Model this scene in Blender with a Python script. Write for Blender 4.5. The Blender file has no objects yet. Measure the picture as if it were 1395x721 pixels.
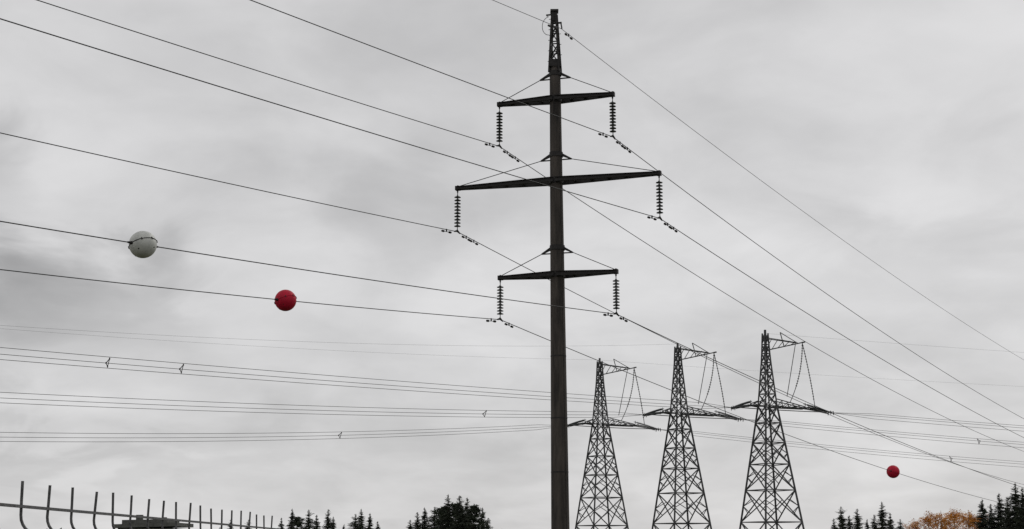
import bpy, math, random
from mathutils import Vector as V, Matrix
random.seed(7)
sc=bpy.context.scene

# ------------------------------------------------------------ materials
def mat(name,c1,c2,scale=3.0,rough=0.8,metal=0.0,bump=0.0,stretch=(1,1,1),detail=6):
    m=bpy.data.materials.new(name); m.use_nodes=True
    nt=m.node_tree; N=nt.nodes; L=nt.links
    b=N['Principled BSDF']; b.inputs['Roughness'].default_value=rough; b.inputs['Metallic'].default_value=metal
    tc=N.new('ShaderNodeTexCoord'); mp=N.new('ShaderNodeMapping'); mp.inputs['Scale'].default_value=stretch
    no=N.new('ShaderNodeTexNoise'); no.inputs['Scale'].default_value=scale; no.inputs['Detail'].default_value=detail
    no.inputs['Roughness'].default_value=0.65
    cr=N.new('ShaderNodeValToRGB'); cr.color_ramp.elements[0].position=.35; cr.color_ramp.elements[1].position=.68
    cr.color_ramp.elements[0].color=(*c1,1); cr.color_ramp.elements[1].color=(*c2,1)
    L.new(tc.outputs['Object'],mp.inputs['Vector']); L.new(mp.outputs[0],no.inputs['Vector'])
    L.new(no.outputs['Fac'],cr.inputs[0]); L.new(cr.outputs[0],b.inputs['Base Color'])
    if bump:
        bu=N.new('ShaderNodeBump'); bu.inputs['Strength'].default_value=bump; bu.inputs['Distance'].default_value=.05
        L.new(no.outputs['Fac'],bu.inputs['Height']); L.new(bu.outputs[0],b.inputs['Normal'])
    return m
M_conc=mat('weathered_concrete',(.016,.014,.013),(.085,.072,.062),3.0,.92,0,.5,(1,1,.13),8)
M_steel=mat('dark_steel',(.010,.009,.009),(.028,.025,.024),6,.65,.3)
M_galv=mat('galvanised_lattice',(.04,.041,.042),(.09,.092,.095),1.5,.7,.15)
M_ins=mat('glass_insulator',(.02,.024,.024),(.05,.056,.055),9,.25)
M_wire=mat('aluminium_wire',(.03,.03,.031),(.06,.06,.062),4,.6,.3)
M_white=mat('white_ball_paint',(.40,.41,.39),(.58,.59,.55),3,.5,0,.1)
M_red=mat('red_ball_paint',(.36,.003,.022),(.53,.006,.035),3,.6,0,.1)
M_red.node_tree.nodes['Principled BSDF'].inputs['Specular IOR Level'].default_value=.25
M_fence=mat('painted_fence_steel',(.05,.05,.051),(.12,.12,.122),14,.55,.2,.2)
M_bark=mat('bark',(.03,.023,.018),(.07,.055,.045),5,.95,0,.4,(1,1,.3))
M_bbark=mat('birch_bark',(.06,.055,.05),(.5,.48,.45),4,.8,0,.2,(1,1,3))
M_needle=mat('spruce_needles',(.008,.012,.008),(.036,.048,.022),.9,.9)
M_needle2=mat('pine_needles',(.012,.02,.01),(.045,.06,.03),.9,.9)
M_leaf=mat('autumn_leaves',(.45,.15,.014),(.75,.38,.07),1.3,.85)
M_ground=mat('meadow_ground',(.04,.05,.022),(.10,.09,.05),.35,1,0,.5)
M_shed=mat('shed_sheet_metal',(.10,.10,.10),(.2,.2,.195),3,.7,.1)
M_roof=mat('shed_roofing',(.06,.062,.056),(.13,.132,.12),5,.9,0,.3)
M_glass=mat('dark_glass',(.015,.018,.02),(.03,.035,.04),2,.15)

# ------------------------------------------------------------ mesh helper
class B:
    def __init__(s): s.v=[]; s.f=[]
    def tube(s,pts,r,n=8,cap=True):
        pts=[V(p) for p in pts]; k=len(pts)
        rs=r if isinstance(r,(list,tuple)) else [r]*k
        base=len(s.v); up=None
        for i,p in enumerate(pts):
            t=(pts[min(i+1,k-1)]-pts[max(i-1,0)])
            if t.length<1e-9: t=V((0,0,1))
            t.normalize()
            a=V((0,0,1)) if abs(t.z)<.95 else V((1,0,0))
            if up is None: x=t.cross(a).normalized()
            else: x=(up-t*up.dot(t)).normalized()
            up=x; y=t.cross(x)
            for j in range(n):
                an=2*math.pi*j/n
                s.v.append(tuple(p+(x*math.cos(an)+y*math.sin(an))*rs[i]))
        for i in range(k-1):
            for j in range(n):
                a=base+i*n+j; b=base+i*n+(j+1)%n
                s.f.append((a,b,b+n,a+n))
        if cap:
            s.f.append(tuple(base+j for j in range(n))[::-1]); s.f.append(tuple(base+(k-1)*n+j for j in range(n)))
    def beam(s,a,b,w,h=None,w2=None,h2=None):
        a=V(a);b=V(b);h=h or w; w2=w2 or w; h2=h2 or h
        t=(b-a).normalized(); ref=V((0,0,1)) if abs(t.z)<.95 else V((1,0,0))
        x=t.cross(ref).normalized(); y=x.cross(t)
        base=len(s.v)
        for p,ww,hh in ((a,w,h),(b,w2,h2)):
            for sx,sy in ((-1,-1),(1,-1),(1,1),(-1,1)): s.v.append(tuple(p+x*sx*ww/2+y*sy*hh/2))
        q=base
        s.f+=[(q+3,q+2,q+1,q),(q+4,q+5,q+6,q+7)]+[(q+i,q+(i+1)%4,q+4+(i+1)%4,q+4+i) for i in range(4)]
    def box(s,c,d):
        c=V(c); s.beam(c-V((0,0,d[2]/2)),c+V((0,0,d[2]/2)),d[1],d[0])
    def sphere(s,c,r,nu=40,nv=24,axis=None):
        c=V(c); base=len(s.v)
        Rm=Matrix.Identity(3) if axis is None else V((0,0,1)).rotation_difference(V(axis)).to_matrix()
        for i in range(nv+1):
            th=math.pi*i/nv
            for j in range(nu):
                ph=2*math.pi*j/nu
                s.v.append(tuple(c+Rm@V((math.sin(th)*math.cos(ph),math.sin(th)*math.sin(ph),math.cos(th)))*r))
        for i in range(nv):
            for j in range(nu):
                a=base+i*nu+j;b=base+i*nu+(j+1)%nu
                s.f.append((a,a+nu,b+nu,b))
    def done(s,name,m,parent=None,smooth=False,loc=None):
        me=bpy.data.meshes.new(name); me.from_pydata(s.v,[],s.f); me.update()
        me.materials.append(m)
        if smooth:
            for p in me.polygons: p.use_smooth=True
        o=bpy.data.objects.new(name,me); sc.collection.objects.link(o)
        if parent: o.parent=parent
        if loc: o.location=loc
        return o
def empty(name,loc=(0,0,0)):
    e=bpy.data.objects.new(name,None); e.location=loc; e.empty_display_size=.5; sc.collection.objects.link(e); return e

# ------------------------------------------------------------ concrete pole of the 110 kV line
AX=V((.9563,-.2924,0)); AY=V((.2924,.9563,0))     # cross-arm axis
def px(z): return 2.155-.0056*z
def pc(z): return V((px(z),66,z))
ARMS=[(22.3,2.74,2.05),(18.37,4.83,2.1),(13.95,2.74,1.95)]
DR=V((.53,.848,0)); SPR=250; DZR=-2.5
DL=V((-.616,-.788,0)); SPL=180; DZL=4.0
def rad(z): return .41-(z-2)*.0072 if z>2 else .41
def attach(ai,sg):
    z,h,l=ARMS[ai]; return pc(z)+AX*sg*h+V((0,0,-l))
def build_pole(off):
    off=V(off)
    root=empty('concrete_transmission_pole',tuple(off))
    b=B(); zs=[-6+i*(24.1+6)/30 for i in range(31)]
    b.tube([pc(z) for z in zs],[rad(z) for z in zs],40)
    b.done('concrete_shaft',M_conc,root,True)
    s=B()
    c0,c1=24.1,26.5
    def mw(z): return .2-(z-c0)/(c1-c0)*.1
    for sx in(-1,1):
        for sy in(-1,1):
            s.beam(pc(c0-.5)+AX*sx*mw(c0-.5)*1.1+AY*sy*mw(c0)*1.1,pc(c1)+AX*sx*mw(c1)+AY*sy*mw(c1),.085)
    zz=[c0,c0+.5,c0+1,c0+1.5,c0+2,c1]
    for i in range(5):
        for q in range(4):
            cs=[(-1,-1),(1,-1),(1,1),(-1,1)]; a=cs[q];d=cs[(q+1)%4]
            if i%2: a,d=d,a
            pa=pc(zz[i])+AX*a[0]*mw(zz[i])+AY*a[1]*mw(zz[i]); pb=pc(zz[i+1])+AX*d[0]*mw(zz[i+1])+AY*d[1]*mw(zz[i+1])
            s.beam(pa,pb,.05)
            pb2=pc(zz[i])+AX*d[0]*mw(zz[i])+AY*d[1]*mw(zz[i]); s.beam(pa,pb2,.045)
    s.beam(pc(c0-.25),pc(c0+.05),.56); s.beam(pc(c0+.05),pc(c0+.12),.44)
    s.beam(pc(c1-.35),pc(c1+.1),.27); s.beam(pc(c1+.1),pc(c1+.2),.38)
    s.beam(pc(c1-.45)-AX*.05,pc(c1-.45)+AX*.35,.07)
    s.beam(pc(c1-.0)-AX*.4,pc(c1)+AX*.12,.06)
    s.tube([pc(c1-.5)+AX*.32,pc(c1-.75)+AX*.36],.035,6)
    for i in range(9):
        z=c0+.1+i*.26; s.beam(pc(z)+AX*mw(z)*(1 if i%2 else -1),pc(z)+AX*(mw(z)+.16)*(1 if i%2 else -1),.022)
    lp=[pc(c1-.05)-AX*.38]
    for i in range(14):
        a=math.pi*(.5+i/13*1.0); lp.append(pc(c1-.55)+AX*(math.cos(a)*.32-.28)+V((0,0,math.sin(a)*.45)))
    lp.append(pc(c1-1.1)-AX*.15); s.tube(lp,.014,5)
    s.tube([pc(z)+AX*(rad(z)*.86)-AY*(rad(z)*.56) for z in [-1+i for i in range(25)]],.012,5)
    for z in(10.2,7.4,5.0): s.tube([pc(z-.03),pc(z+.03)],rad(z)+.008,32)
    ins=B(); fit=B()
    for ai,(z,h,l) in enumerate(ARMS):
        c=pc(z); rp=rad(z)
        s.tube([c+V((0,0,-.14)),c+V((0,0,.14))],rp+.035,32)
        s.tube([c+V((0,0,1.14)),c+V((0,0,1.36))],rp+.025,32)
        for sg in(-1,1):
            tip=c+AX*sg*h
            for sy in(-1,1):
                a=c+AX*sg*(rp*.2)+AY*sy*(rp+.08); t=tip+AY*sy*.08
                s.beam(a,t,.03,.2,.03,.12)
                for e in(-1,1):
                    s.beam(a+V((0,0,e*.1))+AY*sy*.035,t+V((0,0,e*.06))+AY*sy*.035,.1,.022)
            nseg=3 if h<3 else 5
            for k in range(1,nseg+1):
                f=(k)/(nseg+1); y=(rp+.08)*(1-f)+.08*f
                f2=(k+.6)/(nseg+1); y2=(rp+.08)*(1-f2)+.08*f2
                s.beam(c+AX*sg*h*f+AY*y,c+AX*sg*h*f-AY*y,.05)
                s.beam(c+AX*sg*h*f+AY*y,c+AX*sg*h*f2-AY*y2,.04)
            s.beam(tip-AX*sg*.12,tip+AX*sg*.1,.22,.2)
            s.beam(tip+V((0,0,-.2)),tip+V((0,0,.14)),.07)
            bk=c+AX*sg*.74+V((0,0,1.0))
            s.beam(c+AX*sg*rp*.8+V((0,0,1.26)),bk,.14,.13,.06,.06)
            s.beam(c+AX*sg*rp*.9+V((0,0,1.0)),bk,.05)
            s.tube([bk,tip+V((0,0,.08))],.018,6)
            top=tip+V((0,0,-.2)); bot=tip+V((0,0,-l))
            L=l-.2; n=10
            fit.tube([top,bot+V((0,0,.1))],.022,6)
            for k in range(n):
                zc=top.z-.22-k*(L-.5)/(n-1)
                p=V((top.x,top.y,zc))
                ins.tube([p+V((0,0,.07)),p+V((0,0,.03)),p+V((0,0,.0)),p+V((0,0,-.03)),p+V((0,0,-.045))],[.045,.06,.15,.155,.05],16)
            fit.beam(bot-DR*.02+V((0,0,.1)),bot+V((0,0,.02)),.07)
            fit.tube([bot+DL*.22+V((0,0,-.02)),bot+V((0,0,.04)),bot+DR*.22+V((0,0,-.05))],[.03,.055,.03],8)
    s.done('steelwork_crossarms',M_steel,root)
    ins.done('insulator_discs',M_ins,root,True)
    fit.done('insulator_fittings',M_steel,root)
build_pole((0,0,0)); build_pole(DR*SPR+V((0,0,DZR))); build_pole(DL*SPL+V((0,0,DZL)))

def parab(P0,P1,S,n=90):
    return [P0.lerp(P1,i/n)+V((0,0,-4*S*(i/n)*(1-i/n))) for i in range(n+1)]
def para_at(P0,P1,S,t): return P0.lerp(P1,t)+V((0,0,-4*S*t*(1-t)))

line=empty('overhead_power_line',(0,0,0))
SL={(0,-1):2.0,(0,1):1.4,(1,-1):2.65,(1,1):1.9,(2,-1):4.3,(2,1):3.4}
SR={(0,-1):8,(0,1):7.6,(1,-1):6.8,(1,1):6.3,(2,-1):5.5,(2,1):5.2}
damp=B(); nm=0
def damper(P0,P1,S,span,d):
    p=para_at(P0,P1,S,d/span); q=para_at(P0,P1,S,(d+.3)/span); t=(q-p).normalized()
    c=p+V((0,0,-.1))
    damp.beam(p+V((0,0,.03)),c,.06)
    damp.tube([c-t*.26,c+V((0,0,-.0)),c+t*.26],.014,5)
    for sg in(-1,1): damp.tube([c+t*sg*.16,c+t*sg*.2,c+t*sg*.32],[.03,.055,.05],8)
for (ai,sg) in SL:
    A=attach(ai,sg); nm+=1
    for (D,sp,dz,S,tag) in ((DL,SPL,DZL,SL[(ai,sg)],'near'),(DR,SPR,DZR,SR[(ai,sg)],'far')):
        E=A+D*sp+V((0,0,dz))
        w=B(); w.tube(parab(A,E,S),.018,6); w.done(f'conductor_{nm}_{tag}_span',M_wire,line,True)
        damper(A,E,S,sp,.75+random.uniform(-.1,.15))
        if tag=='far' and ai<2: damper(A,E,S,sp,1.4)
G=pc(26.0)+AX*.33+V((0,0,-.25))
for (D,sp,dz,S,tag) in ((DL,SPL,DZL,2.4,'near'),(DR,SPR,DZR,5.6,'far')):
    E=G+D*sp+V((0,0,dz)); w=B(); w.tube(parab(G,E,S),.013,6); w.done(f'shield_wire_{tag}_span',M_wire,line,True)
    damper(G,E,S,sp,.7)
damp.done('vibration_dampers',M_steel,line)

# ------------------------------------------------------------ marker balls
def ball(ai,sg,D,sp,dz,S,s,r,m):
    A=attach(ai,sg);E=A+D*sp+V((0,0,dz)); p=para_at(A,E,S,s/sp); t=(para_at(A,E,S,(s+.5)/sp)-p).normalized()
    root=empty('aerial_marker_ball',tuple(p))
    n=t.cross(V((0,0,1))).normalized(); u=n.cross(t)
    ax=(u*.93+n*.37).normalized()
    b=B(); b.sphere((0,0,0),r,48,32,ax); b.done('ball_shell',m,root,True)
    x=ax.orthogonal().normalized(); y=ax.cross(x)
    f=B(); ring=[(x*math.cos(a)+y*math.sin(a))*(r+.004) for a in [2*math.pi*i/48 for i in range(49)]]
    f.tube(ring,.013,6,False)
    f.done('seam_flange',M_steel if m is M_white else m,root)
    f=B()
    for i in range(8):
        a=2*math.pi*i/8+.2; q=(x*math.cos(a)+y*math.sin(a))*(r+.012); f.tube([q-ax*.04,q+ax*.04],.015,6)
    for i in range(4):
        a=2*math.pi*i/4+.5; q=((x*math.cos(a)+y*math.sin(a))*.8-ax*.6)*r; f.tube([q*.99,q*1.012],.022,8)
    f.done('flange_bolts',M_steel,root)
    c=B()
    for k in(-1,1):
        c.tube([t*k*(r-.03),t*k*(r+.05),t*k*(r+.16)],[.06,.045,.025],12)
    c.done('cable_clamps',M_steel,root)
ball(2,1,DL,SPL,DZL,3.4,26.2,.425,M_white)
ball(2,-1,DL,SPL,DZL,4.3,13.4,.42,M_red)
ball(2,-1,DR,SPR,DZR,5.5,56.9,.5,M_red)

# ------------------------------------------------------------ lattice towers
TX=V((math.cos(math.radians(25)),math.sin(math.radians(25)),0)); TY=V((-TX.y,TX.x,0))
TOW=[V((36.2,208,0)),V((24.9,219,0)),V((14.3,238,0))]
ZP=21.6; ZT=32.0; XL=-2.6; XR=6.2
def hw(z):
    if z<=ZP: return .95+(ZP-z)*.128
    if z<=28.5: return .95-(z-ZP)*.075
    return .4325-(z-28.5)*.04
DLT=V((-.74,-.67,0)).normalized(); DRT=V((.97,.24,0)).normalized()
def build_tower(c,H):
    root=empty('lattice_transmission_tower',tuple(c))
    b=B(); cs=[(-1,-1),(1,-1),(1,1),(-1,1)]
    def P(z,q,f=1.0): return TX*q[0]*hw(z)*f+TY*q[1]*hw(z)*f+V((0,0,z))
    lv=[0,5.4,9.8,13.4,16.4,19.2,ZP,23.3,24.9,26.4,27.8,29.1,30.4,H]
    for q in cs:
        b.box(P(0,q)+V((0,0,.15)),(.9,.9,.5))
        for i in range(len(lv)-1):
            w=.24 if lv[i]<ZP else .18
            b.beam(P(lv[i],q),P(lv[i+1],q),w)
    for i in range(len(lv)-1):
        z0,z1=lv[i],lv[i+1]
        for k in range(4):
            a,d=cs[k],cs[(k+1)%4]
            w=.13 if z0<ZP else .1
            b.beam(P(z0,a),P(z1,d),w); b.beam(P(z0,d),P(z1,a),w)
            if i>0 : b.beam(P(z0,a),P(z0,d),w)
            if z0<13.5:
                zm=(z0+z1)/2
                for q in(a,d):
                    b.beam(P(zm,q),(P(z0,a if q is d else d).lerp(P(z1,q),.72)),.085)
                    b.beam(P(zm,q),(P(z1,a if q is d else d).lerp(P(z0,q),.72)),.085)
    b.beam(V((0,0,H-.3)),V((0,0,H+.5)),.3)
    def truss(x0,x1,z0,zt0,z1,y0,y1,n):
        top=[];lo=[]
        for i in range(n+1):
            f=i/n; x=x0+(x1-x0)*f; y=y0+(y1-y0)*f
            lo.append([TX*x+TY*s*y+V((0,0,z0+(z1-z0)*f)) for s in(-1,1)])
            top.append([TX*x+TY*s*y*.9+V((0,0,zt0+(z1+.25-zt0)*f)) for s in(-1,1)])
        for i in range(n):
            for s in(0,1):
                b.beam(lo[i][s],lo[i+1][s],.16); b.beam(top[i][s],top[i+1][s],.12)
                b.beam(lo[i][s],top[i+1][s],.08); b.beam(lo[i+1][s],top[i+1][s],.08)
            b.beam(lo[i][0],lo[i+1][1],.08); b.beam(lo[i+1][0],lo[i+1][1],.1)
    truss(.9,XR,ZP-.1,ZP+1.0,ZP-.15,.95,.5,5)
    truss(-.9,XL,ZP-.1,ZP+.8,ZP+.0,.95,.5,2)
    for x in(XL-.05,XR,1.6,3.9):
        b.beam(TX*x+TY*-1.5+V((0,0,ZP-.05)),TX*x+TY*1.5+V((0,0,ZP-.05)),.16)
    za=29.6
    for s in(-1,1):
        b.beam(TX*.3+TY*s*.4+V((0,0,za)),TX*6.6+TY*s*.2+V((0,0,za+1.5)),.16)
        b.beam(TX*.3+TY*s*.35+V((0,0,za+1.7)),TX*5.4+TY*s*.2+V((0,0,za+1.35)),.1)
    for i in range(6):
        f=i/6; b.beam(TX*(.3+6.3*f)+TY*.35+V((0,0,za+1.5*f)),TX*(.3+6.3*(f+.1))+TY*-.3+V((0,0,za+1.7-.35*f)),.08)
    b.beam(TX*3.2+V((0,0,za+.7)),TX*2.6+V((0,0,za+2.7)),.12)
    b.beam(TX*2.6+V((0,0,za+2.7)),TX*5.6+V((0,0,za+1.3)),.08)
    b.beam(TX*6.6+TY*-.35+V((0,0,za+1.5)),TX*6.6+TY*.35+V((0,0,za+1.5)),.18)
    b.done('tower_lattice',M_galv,root)
    s=B(); w=B()
    def string(p,q,sag,nd,r):
        pts=[p.lerp(q,i/24)+V((0,0,-4*sag*(i/24)*(1-i/24)*.3))+TX*(4*sag*(i/24)*(1-i/24)) for i in range(25)]
        w.tube(pts,.055,5)
        for i in range(1,24):
            if i/24<nd:
                t=(pts[i+1]-pts[i-1]).normalized(); s.tube([pts[i]-t*.07,pts[i],pts[i]+t*.07],[.05,r,.05],8)
    tp=TX*6.4+V((0,0,za+1.4))
    string(tp,TX*3.9+V((0,0,ZP+.7)),.55,.75,.15)
    string(tp,TX*8.2+V((0,0,ZP+.2)),.15,.9,.14)
    string(TX*5.2+V((0,0,za+1.2)),TX*3.4+V((0,0,ZP+1.5)),.0,.0,.1)
    for d,side in((DLT,-1),(DRT,1)):
        for o,lvz in((-1,0),(1,0),(0,.55)):
            n=V((-d.y,d.x,0))
            base=TX*(XL if side<0 else XR-o*.3)+n*o*.5+V((0,0,ZP+lvz))
            pts=[base+d*i*.14-n*o*.2*i/31+V((0,0,-.014*i*(1+lvz*2)-.0003*i*i)) for i in range(32)]
            w.tube(pts,.05,5)
            for i in range(4,29): s.tube([pts[i]-d*.05,pts[i],pts[i]+d*.05],[.05,.17,.05],8)
            s.beam(pts[2]-V((0,0,.22)),pts[2]+V((0,0,.22)),.1); s.beam(pts[30]-V((0,0,.28)),pts[30]+V((0,0,.28)),.1)
    A=TX*XL+DLT*4.4+V((0,0,ZP-.5)); Bp=TX*XR+DRT*4.4+V((0,0,ZP-.5)); mid=TX*3+V((0,0,ZP-1.0))
    for o in(-.2,.2):
        w.tube([ (A*(1-t)**2+mid*2*t*(1-t)+Bp*t*t)+TY*(o-1.6*math.sin(math.pi*t)) for t in [i/20 for i in range(21)]],.04,5)
    s.done('insulator_discs',M_ins,root); w.done('jumper_wires',M_wire,root)
for i,c in enumerate(TOW): build_tower(c,(ZT,31.6,31.8)[i])

hv=empty('high_voltage_line',(0,0,0))
SLT=[2.5,4.9,7.6]; sp=300
spc=B()
def spacer(P0,P1,S,s,off):
    p=para_at(P0,P1,S,s/sp)
    q=[p+o for o in off]
    for i in range(3): spc.beam(q[i],q[(i+1)%3],.055)
    for a in q: spc.beam(a+V((0,0,-.09)),a+V((0,0,.09)),.1)
for i,c in enumerate(TOW):
    for d,S,side in((DLT,SLT[i],-1),(DRT,4.2+i*1.2,1)):
        n=V((-d.y,d.x,0))
        off=[n*.35+V((0,0,.38)),n*-.35+V((0,0,.02)),V((0,0,-.36))]
        A=c+TX*(XL if side<0 else XR)+d*4.3+V((0,0,ZP-.6)); E=A+d*sp+V((0,0,(1.5,.5,0)[i] if side<0 else -1))
        b=B()
        for k3,o in enumerate(off): b.tube([p+o*min(1,k/2)+V((0,0,-.18*(k3-1)*math.sin(math.pi*k/90))) for k,p in enumerate(parab(A,E,S))],.027,5)
        b.done(f'bundle_{i+1}_{"near" if side<0 else "far"}',M_wire,hv,True)
        for s in ((86,94,150,200,250) if i==0 else (31,110,160,210,260) if i==1 else (44,140,200,250)): spacer(A,E,S,s+ (0 if side<0 else 9),off)
for i,d,S in ((2,DLT,5.5),(1,DLT,8.6),(0,DRT,3),(2,DRT,3)):
    c=TOW[i]+V((0,0,32))
    b=B(); b.tube(parab(c,c+d*sp,S),.010,5); b.done(f'shield_wire_{i}_{"a" if d is DLT else "b"}',M_wire,hv,True)
spc.done('bundle_spacers',M_steel,hv)

# ------------------------------------------------------------ fence
fr=empty('metal_fence',(-3.06,0,0))
f=B()
y=6.0
while y<19:
    lean=random.uniform(-.02,.02); h=2.02+random.uniform(-.014,.014); lx=random.uniform(-.01,.01)
    pts=[(.34,y,0.05),(.34,y,1.2),(.335,y,1.55)]
    for i in range(1,9):
        a=math.pi/2*i/8; pts.append((.335-.15*(1-math.cos(a)),y+lean*i/8,1.55+.13*math.sin(a)))
    for i in range(1,8):
        a=math.pi/2*i/7; pts.append((.185-.15*math.sin(a),y+lean,1.68+.13*(1-math.cos(a))))
    pts+= [(.035+lx*.5,y+lean,1.9),(.035+lx,y+lean*1.5,h)]
    f.tube(pts,.0095,8)
    y+=.53+random.uniform(-.012,.012)
for (x,z,w) in((.035,1.862,.022),(.335,1.45,.03),(.335,.35,.03)):
    f.beam((x+.012,5.8,z),(x+.012,19.2,z),w,.018)
for yy in(5.75,8.42,11.06,13.7,16.35,19.2):
    f.beam((.36,yy+.1,0),(.36,yy+.1,1.62),.06)
f.done('fence_bars',M_fence,fr)

# ------------------------------------------------------------ shed behind fence
sh=empty('utility_shed',(-12.0,50,0))
b=B(); b.box((0,0,1.15),(1.8,2.4,2.3)); b.done('walls',M_shed,sh)
b=B(); b.beam((-1.02,0,2.36),(1.02,0,2.42),2.8,.12); b.beam((-.88,.1,2.49),(.62,.1,2.52),1.8,.16)
b.beam((-.55,.2,2.5),(-.55,.2,2.76),.2); b.beam((.3,.2,2.5),(.3,.2,2.68),.12)
b.done('roof',M_roof,sh)
b=B(); b.box((.25,-1.22,1.0),(.8,.05,2.0)); b.done('door',M_roof,sh)
b=B(); b.box((-.55,-1.22,1.5),(.5,.05,.5)); b.done('window',M_glass,sh)

# ------------------------------------------------------------ trees
def spruce_mesh(seed,H=10,R=2.0,dens=1.0):
    rnd=random.Random(seed); v=[];fc=[]
    tb=B(); tb.tube([(0,0,0),(.03,.02,H*.5),(0,0,H*.95),(0,0,H*1.0)],[H*.018,H*.011,.04,.025],8)
    z=H*.06; lop=rnd.uniform(0,6.28)
    while z<H*.985:
        f=z/H; rr=(R*(1-f)**.8+.04)*rnd.uniform(.8,1.12)
        n=max(4,int(10*dens*(1-f*.45)))
        for i in range(n):
            a=rnd.uniform(0,2*math.pi); ln=rr*rnd.uniform(.5,1.25)*(1+.12*math.cos(a-lop)); dr=rnd.uniform(-.05,.35)+(-.6 if f>.85 else 0)
            d=V((math.cos(a),math.sin(a),0)); side=V((-d.y,d.x,0))
            tb.tube([(0,0,z),tuple(d*ln*.9+V((0,0,z-dr*ln+.12*ln)))],[.03*(1-f)+.012,.008],4,False)
            m=max(3,int(ln/.15)); tipf=max(.45,min(1,(1-f)*6))
            for j in range(m):
                t=(j+.6)/m; p=d*ln*t+V((0,0,z-dr*ln*t+.12*ln*t*t))
                for q in range(4):
                    s=rnd.uniform(.1,.27)*(1.15-.4*t)*tipf; sp_=side*rnd.uniform(-1,1)*.35*ln*(1-t*.8)
                    c=p+sp_+V((rnd.uniform(-.08,.08),rnd.uniform(-.08,.08),rnd.uniform(-.16,.08)))*tipf
                    e1=V((rnd.gauss(0,1),rnd.gauss(0,1),rnd.gauss(-.3,.6))).normalized()*s+d*s*.7
                    e2=V((rnd.gauss(0,1),rnd.gauss(0,1),rnd.gauss(-.6,.8))).normalized()*s*.6
                    b0=len(v); v+= [tuple(c-e1*.6),tuple(c+e2*.5),tuple(c+e1),tuple(c-e2*.5)]; fc.append((b0,b0+1,b0+2,b0+3))
        z+=rnd.uniform(.14,.30)*H/10
    me=bpy.data.meshes.new('crown'); me.from_pydata(v,[],fc); me.update()
    t=bpy.data.meshes.new('trunk'); t.from_pydata(tb.v,[],tb.f); t.update(); t.materials.append(M_bark)
    return t,me
def pine_mesh(seed,H=10,R=2.3):
    rnd=random.Random(seed); v=[];fc=[]; tb=B()
    tb.tube([(0,0,0),(.1,.05,H*.5),(0,.1,H*.93)],[.19,.13,.03],8)
    for i in range(70):
        f=rnd.uniform(.3,.99); z=H*f; a=rnd.uniform(0,6.283); env=math.sin(min(1,(1-f)/.6+.1)*math.pi/2)
        ln=R*env*rnd.uniform(.35,1.15); d=V((math.cos(a),math.sin(a),rnd.uniform(.1,.6)))
        end=V((0,0,z))+d*ln; tb.tube([(0,0,z),tuple(end)],[.05,.012],5,False)
        for c in range(4):
            cc=V((0,0,z)).lerp(end,1-.2*c)+V((rnd.gauss(0,.15),rnd.gauss(0,.15),rnd.gauss(.05,.12)))
            for q in range(26):
                p=cc+V((rnd.gauss(0,.22),rnd.gauss(0,.22),rnd.gauss(0,.13))); s=rnd.uniform(.08,.22)
                e1=V((rnd.gauss(0,1),rnd.gauss(0,1),rnd.gauss(.4,.7))).normalized()*s; e2=V((rnd.gauss(0,1),rnd.gauss(0,1),rnd.gauss(0,1))).normalized()*s*.5
                b0=len(v); v+=[tuple(p-e1),tuple(p+e2),tuple(p+e1),tuple(p-e2)]; fc.append((b0,b0+1,b0+2,b0+3))
    me=bpy.data.meshes.new('crown'); me.from_pydata(v,[],fc); me.update()
    t=bpy.data.meshes.new('trunk'); t.from_pydata(tb.v,[],tb.f); t.update(); t.materials.append(M_bark)
    return t,me
def birch_mesh(seed,H=9,R=2.2):
    rnd=random.Random(seed); v=[];fc=[]; tb=B()
    tb.tube([(0,0,0),(.12,0,H*.5),(.05,.1,H*.97)],[.14,.09,.015],8)
    for i in range(64):
        f=rnd.uniform(.22,.97); z=H*f; a=rnd.uniform(0,6.283); env=math.sin(math.pi*min(1,(1-f)*1.1+.1)**.8)*.9+.15
        ln=R*env*rnd.uniform(.4,1.15); d=V((math.cos(a),math.sin(a),rnd.uniform(.4,1.1)))
        st=V((.08,0,z*.86)); end=st+d*ln*.9
        tb.tube([tuple(st),tuple(end)],[.03,.006],5,False)
        for q in range(60):
            t=rnd.uniform(.3,1.08); p=st.lerp(end,t)+V((rnd.gauss(0,.2),rnd.gauss(0,.2),rnd.gauss(-.08,.2))); s=rnd.uniform(.06,.13)
            e1=V((rnd.gauss(0,1),rnd.gauss(0,1),rnd.gauss(0,1))).normalized()*s; e2=V((rnd.gauss(0,1),rnd.gauss(0,1),rnd.gauss(0,1))).normalized()*s*.8
            b0=len(v); v+=[tuple(p-e1),tuple(p+e2),tuple(p+e1),tuple(p-e2)]; fc.append((b0,b0+1,b0+2,b0+3))
    me=bpy.data.meshes.new('crown'); me.from_pydata(v,[],fc); me.update(); me.materials.append(M_leaf)
    t=bpy.data.meshes.new('trunk'); t.from_pydata(tb.v,[],tb.f); t.update(); t.materials.append(M_bbark)
    return t,me
SPR_=[spruce_mesh(i,10,(1.9,2.9,2.3,2.6,2.1)[i]) for i in range(5)]
for t,m in SPR_: m.materials.append(M_needle)
PIN=[pine_mesh(20+i) for i in range(3)]
for t,m in PIN: m.materials.append(M_needle2)
BIR=[birch_mesh(40+i) for i in range(2)]
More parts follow.
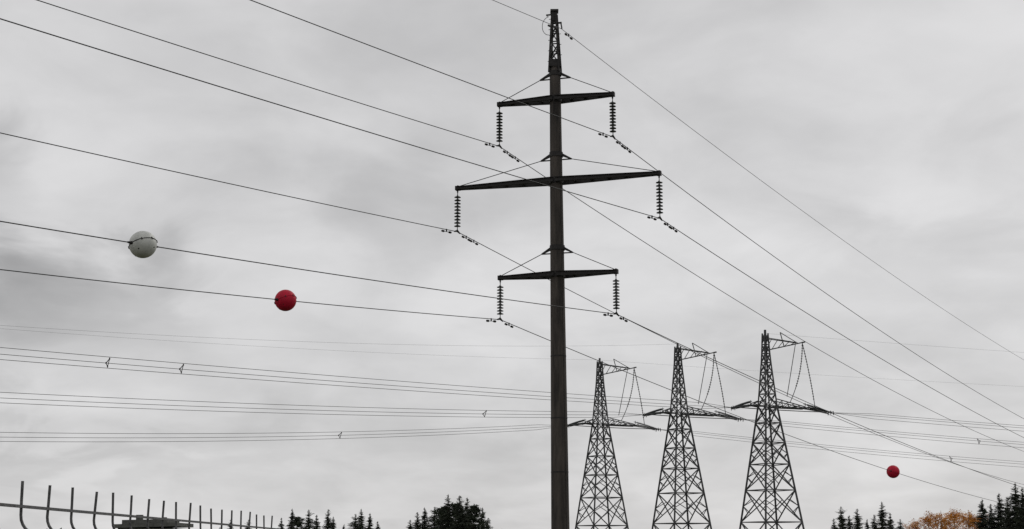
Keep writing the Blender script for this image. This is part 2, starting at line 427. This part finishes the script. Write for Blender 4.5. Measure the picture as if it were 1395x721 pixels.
def tree(kind,bear,D,H,k,wide=1.0):
    lib,nm,h0={'s':(SPR_,'spruce_tree',10),'p':(PIN,'pine_tree',10),'b':(BIR,'birch_tree',9)}[kind]
    t,c=lib[k%len(lib)]
    e=empty(nm,(bear*D,D,0)); s=H/h0; e.scale=(s*wide,s*wide,s); e.rotation_euler=(random.uniform(-.02,.02),random.uniform(-.02,.02),random.uniform(0,6.28))
    for me,n in((t,'trunk'),(c,'crown')):
        o=bpy.data.objects.new(n,me); sc.collection.objects.link(o); o.parent=e
T=[('s',-.196,300,6.2,2),('s',-.1885,300,7.7,0),('s',-.182,300,6.3,3),('s',-.1765,310,7.8,1),
 ('s',-.154,290,7.8,4),('s',-.1475,292,9.6,0),('p',-.144,295,8.0,1),('s',-.1365,285,9.2,1),('s',-.131,300,8.6,4),('s',-.1235,290,9.4,3),('s',-.1195,298,8.2,2),('s',-.113,298,6.7,0),
 ('s',-.1055,290,8.5,1),('s',-.101,290,9.5,2),('s',-.0955,295,8.8,0),('s',-.090,300,7.3,4),
 ('s',-.068,285,7.3,2),('s',-.063,280,8.6,3),('s',-.0585,280,9.5,0),('s',-.0525,270,9.3,1),('p',-.046,265,9.2,0),('s',-.0425,260,11.2,2),('p',-.038,262,9.6,1),('s',-.0345,258,10.9,3),('s',-.0295,262,10.7,4),('p',-.025,262,9.0,2),('s',-.0205,270,9.2,0),('s',-.0165,272,7.4,3),
 ('s',.2165,255,6.9,3),('s',.2215,250,8.8,1),('s',.2265,252,7.4,4),('s',.2315,255,8.6,2),('s',.238,258,6.9,0),('s',.2435,252,7.5,3),('s',.2485,250,9.6,2),('s',.254,255,7.9,4),('s',.261,260,6.9,1),
 ('b',.271,240,6.8,0),('b',.280,240,7.6,1),('b',.288,235,8.0,0),('b',.297,245,8.5,1),('b',.306,235,8.0,0),('b',.312,238,7.5,1),
 ('s',.3165,225,9.2,0),('s',.322,220,8.3,3),('s',.328,220,9.9,4),('s',.333,222,9.3,1),('s',.3385,215,11.2,2),('s',.343,212,10.4,4),('s',.348,215,11.3,0),('s',.353,215,9.8,3),('s',.362,215,10.0,1)]
for i,(kd,be,D,H,k) in enumerate(T): tree(kd,be,D,H,k,random.uniform(1.1,1.45) if kd=='s' else 1.15)
rnd=random.Random(5); v=[];fc=[]
for i in range(1100):
    a=rnd.uniform(-1.3,1.3); D=rnd.uniform(520,700); H=rnd.uniform(5,9.5); X=D*math.sin(a); Y=D*math.cos(a)
    for q in range(26):
        f=rnd.random(); r=1.9*(1-f)+.15; an=rnd.uniform(0,6.283); c=V((X+math.cos(an)*r*.6,Y+math.sin(an)*r*.6,H*(.04+.96*f)))
        b0=len(v); s=.5+(1-f)*.5
        v+=[tuple(c+V((rnd.gauss(0,s),rnd.gauss(0,s),-s*.5))),tuple(c+V((rnd.gauss(0,s),rnd.gauss(0,s),-s*.4))),tuple(c+V((0,0,s*.8)))]; fc.append((b0,b0+1,b0+2))
me=bpy.data.meshes.new('distant_forest'); me.from_pydata(v,[],fc); me.materials.append(M_needle)
sc.collection.objects.link(bpy.data.objects.new('distant_forest',me))

# ------------------------------------------------------------ ground
me=bpy.data.meshes.new('ground'); n=60; R=4000; v=[];fc=[]
for i in range(n+1):
    for j in range(n+1):
        v.append(((i/n*2-1)*R,(j/n*2-1)*R,0))
for i in range(n):
    for j in range(n):
        a=i*(n+1)+j; fc.append((a,a+n+1,a+n+2,a+1))
me.from_pydata(v,[],fc); me.materials.append(M_ground)
sc.collection.objects.link(bpy.data.objects.new('ground',me))

# ------------------------------------------------------------ overcast sky
w=bpy.data.worlds.new('World'); sc.world=w; w.use_nodes=True
nt=w.node_tree; N=nt.nodes; L=nt.links; N.clear()
out=N.new('ShaderNodeOutputWorld'); mix=N.new('ShaderNodeMixShader'); mix.inputs[0].default_value=.96
bg1=N.new('ShaderNodeBackground'); bg2=N.new('ShaderNodeBackground'); bg1.inputs[1].default_value=.06
sk=N.new('ShaderNodeTexSky'); sk.sky_type='NISHITA'; sk.sun_disc=False
SE,SA=math.radians(38),math.radians(35)
sk.sun_elevation=SE; sk.sun_rotation=SA
L.new(sk.outputs[0],bg1.inputs[0])
tc=N.new('ShaderNodeTexCoord'); sep=N.new('ShaderNodeSeparateXYZ'); L.new(tc.outputs['Generated'],sep.inputs[0])
def math_(op,a,b=None,c=None):
    m=N.new('ShaderNodeMath'); m.operation=op
    for i,x in enumerate((a,b,c)):
        if x is None: continue
        if isinstance(x,(int,float)): m.inputs[i].default_value=x
        else: L.new(x,m.inputs[i])
    return m.outputs[0]
zc=math_('ADD',math_('MAXIMUM',sep.outputs[2],0.0),.30)
cx=math_('DIVIDE',sep.outputs[0],zc); cy=math_('DIVIDE',sep.outputs[1],zc)
cmb=N.new('ShaderNodeCombineXYZ'); L.new(cx,cmb.inputs[0]); L.new(cy,cmb.inputs[1])
def noise(scale,detail,off,rough=.5,dist=0):
    mp=N.new('ShaderNodeMapping'); mp.inputs['Location'].default_value=off; L.new(cmb.outputs[0],mp.inputs[0])
    no=N.new('ShaderNodeTexNoise'); no.inputs['Scale'].default_value=scale; no.inputs['Detail'].default_value=detail; no.inputs['Roughness'].default_value=rough
    no.inputs['Distortion'].default_value=dist
    L.new(mp.outputs[0],no.inputs['Vector']); return no.outputs['Fac']
def sm(x,a,b):
    m=N.new('ShaderNodeMapRange'); m.interpolation_type='SMOOTHSTEP'; m.inputs['From Min'].default_value=a; m.inputs['From Max'].default_value=b
    L.new(x,m.inputs['Value']); return m.outputs[0]
big=noise(1.5,4,(3.1,1.7,0),.45,.4)
med=noise(4.2,5,(8,2,3),.5,.5)
fine=noise(9,7,(1,5,2),.55,.3)
val=math_('MULTIPLY_ADD',sm(big,.32,.66),.10,.525)
val=math_('MULTIPLY_ADD',sm(med,.28,.72),.11,val)
val=math_('MULTIPLY_ADD',sm(fine,.25,.75),.045,val)
wob=math_('MULTIPLY',math_('SUBTRACT',med,.5),.18)
def bank(x0,z0,rx,rz,amt):
    global val
    dx=math_('DIVIDE',math_('ADD',math_('SUBTRACT',sep.outputs[0],x0),wob),rx)
    dz=math_('DIVIDE',math_('ADD',math_('SUBTRACT',sep.outputs[2],z0),wob),rz)
    r=math_('SQRT',math_('ADD',math_('MULTIPLY',dx,dx),math_('MULTIPLY',dz,dz)))
    val=math_('SUBTRACT',val,math_('MULTIPLY',math_('SUBTRACT',1.0,sm(r,.1,1.0)),amt))
bank(-.34,.165,.17,.06,.26)
bank(-.37,.26,.10,.055,.22)
bank(-.15,.20,.22,.10,.04)
bank(.05,.40,.28,.04,.05)
bank(-.30,.06,.14,.02,.05)
bank(.27,.19,.2,.04,.04)
col=N.new('ShaderNodeCombineXYZ'); L.new(val,col.inputs[0]); L.new(math_('MULTIPLY',val,.993),col.inputs[1]); L.new(math_('MULTIPLY',val,1.0),col.inputs[2])
L.new(col.outputs[0],bg2.inputs[0]); bg2.inputs[1].default_value=1.0
L.new(bg1.outputs[0],mix.inputs[1]); L.new(bg2.outputs[0],mix.inputs[2]); L.new(mix.outputs[0],out.inputs[0])
sd=bpy.data.lights.new('sun','SUN'); sd.energy=.6; sd.angle=math.radians(25); sd.color=(1,.97,.93)
so=bpy.data.objects.new('sun',sd); sc.collection.objects.link(so)
dirv=V((math.sin(SA)*math.cos(SE),math.cos(SA)*math.cos(SE),math.sin(SE)))
so.rotation_euler=dirv.to_track_quat('Z','Y').to_euler()

# ------------------------------------------------------------ camera
cd=bpy.data.cameras.new('camera'); cd.lens=51.61; cd.sensor_width=36; cd.clip_end=9000; cd.clip_start=.1
co=bpy.data.objects.new('camera',cd); sc.collection.objects.link(co); co.location=(0,0,1.6); co.rotation_euler=(math.radians(101),0,0)
sc.camera=co
sc.view_settings.view_transform='Standard'; sc.view_settings.look='None'; sc.view_settings.exposure=0
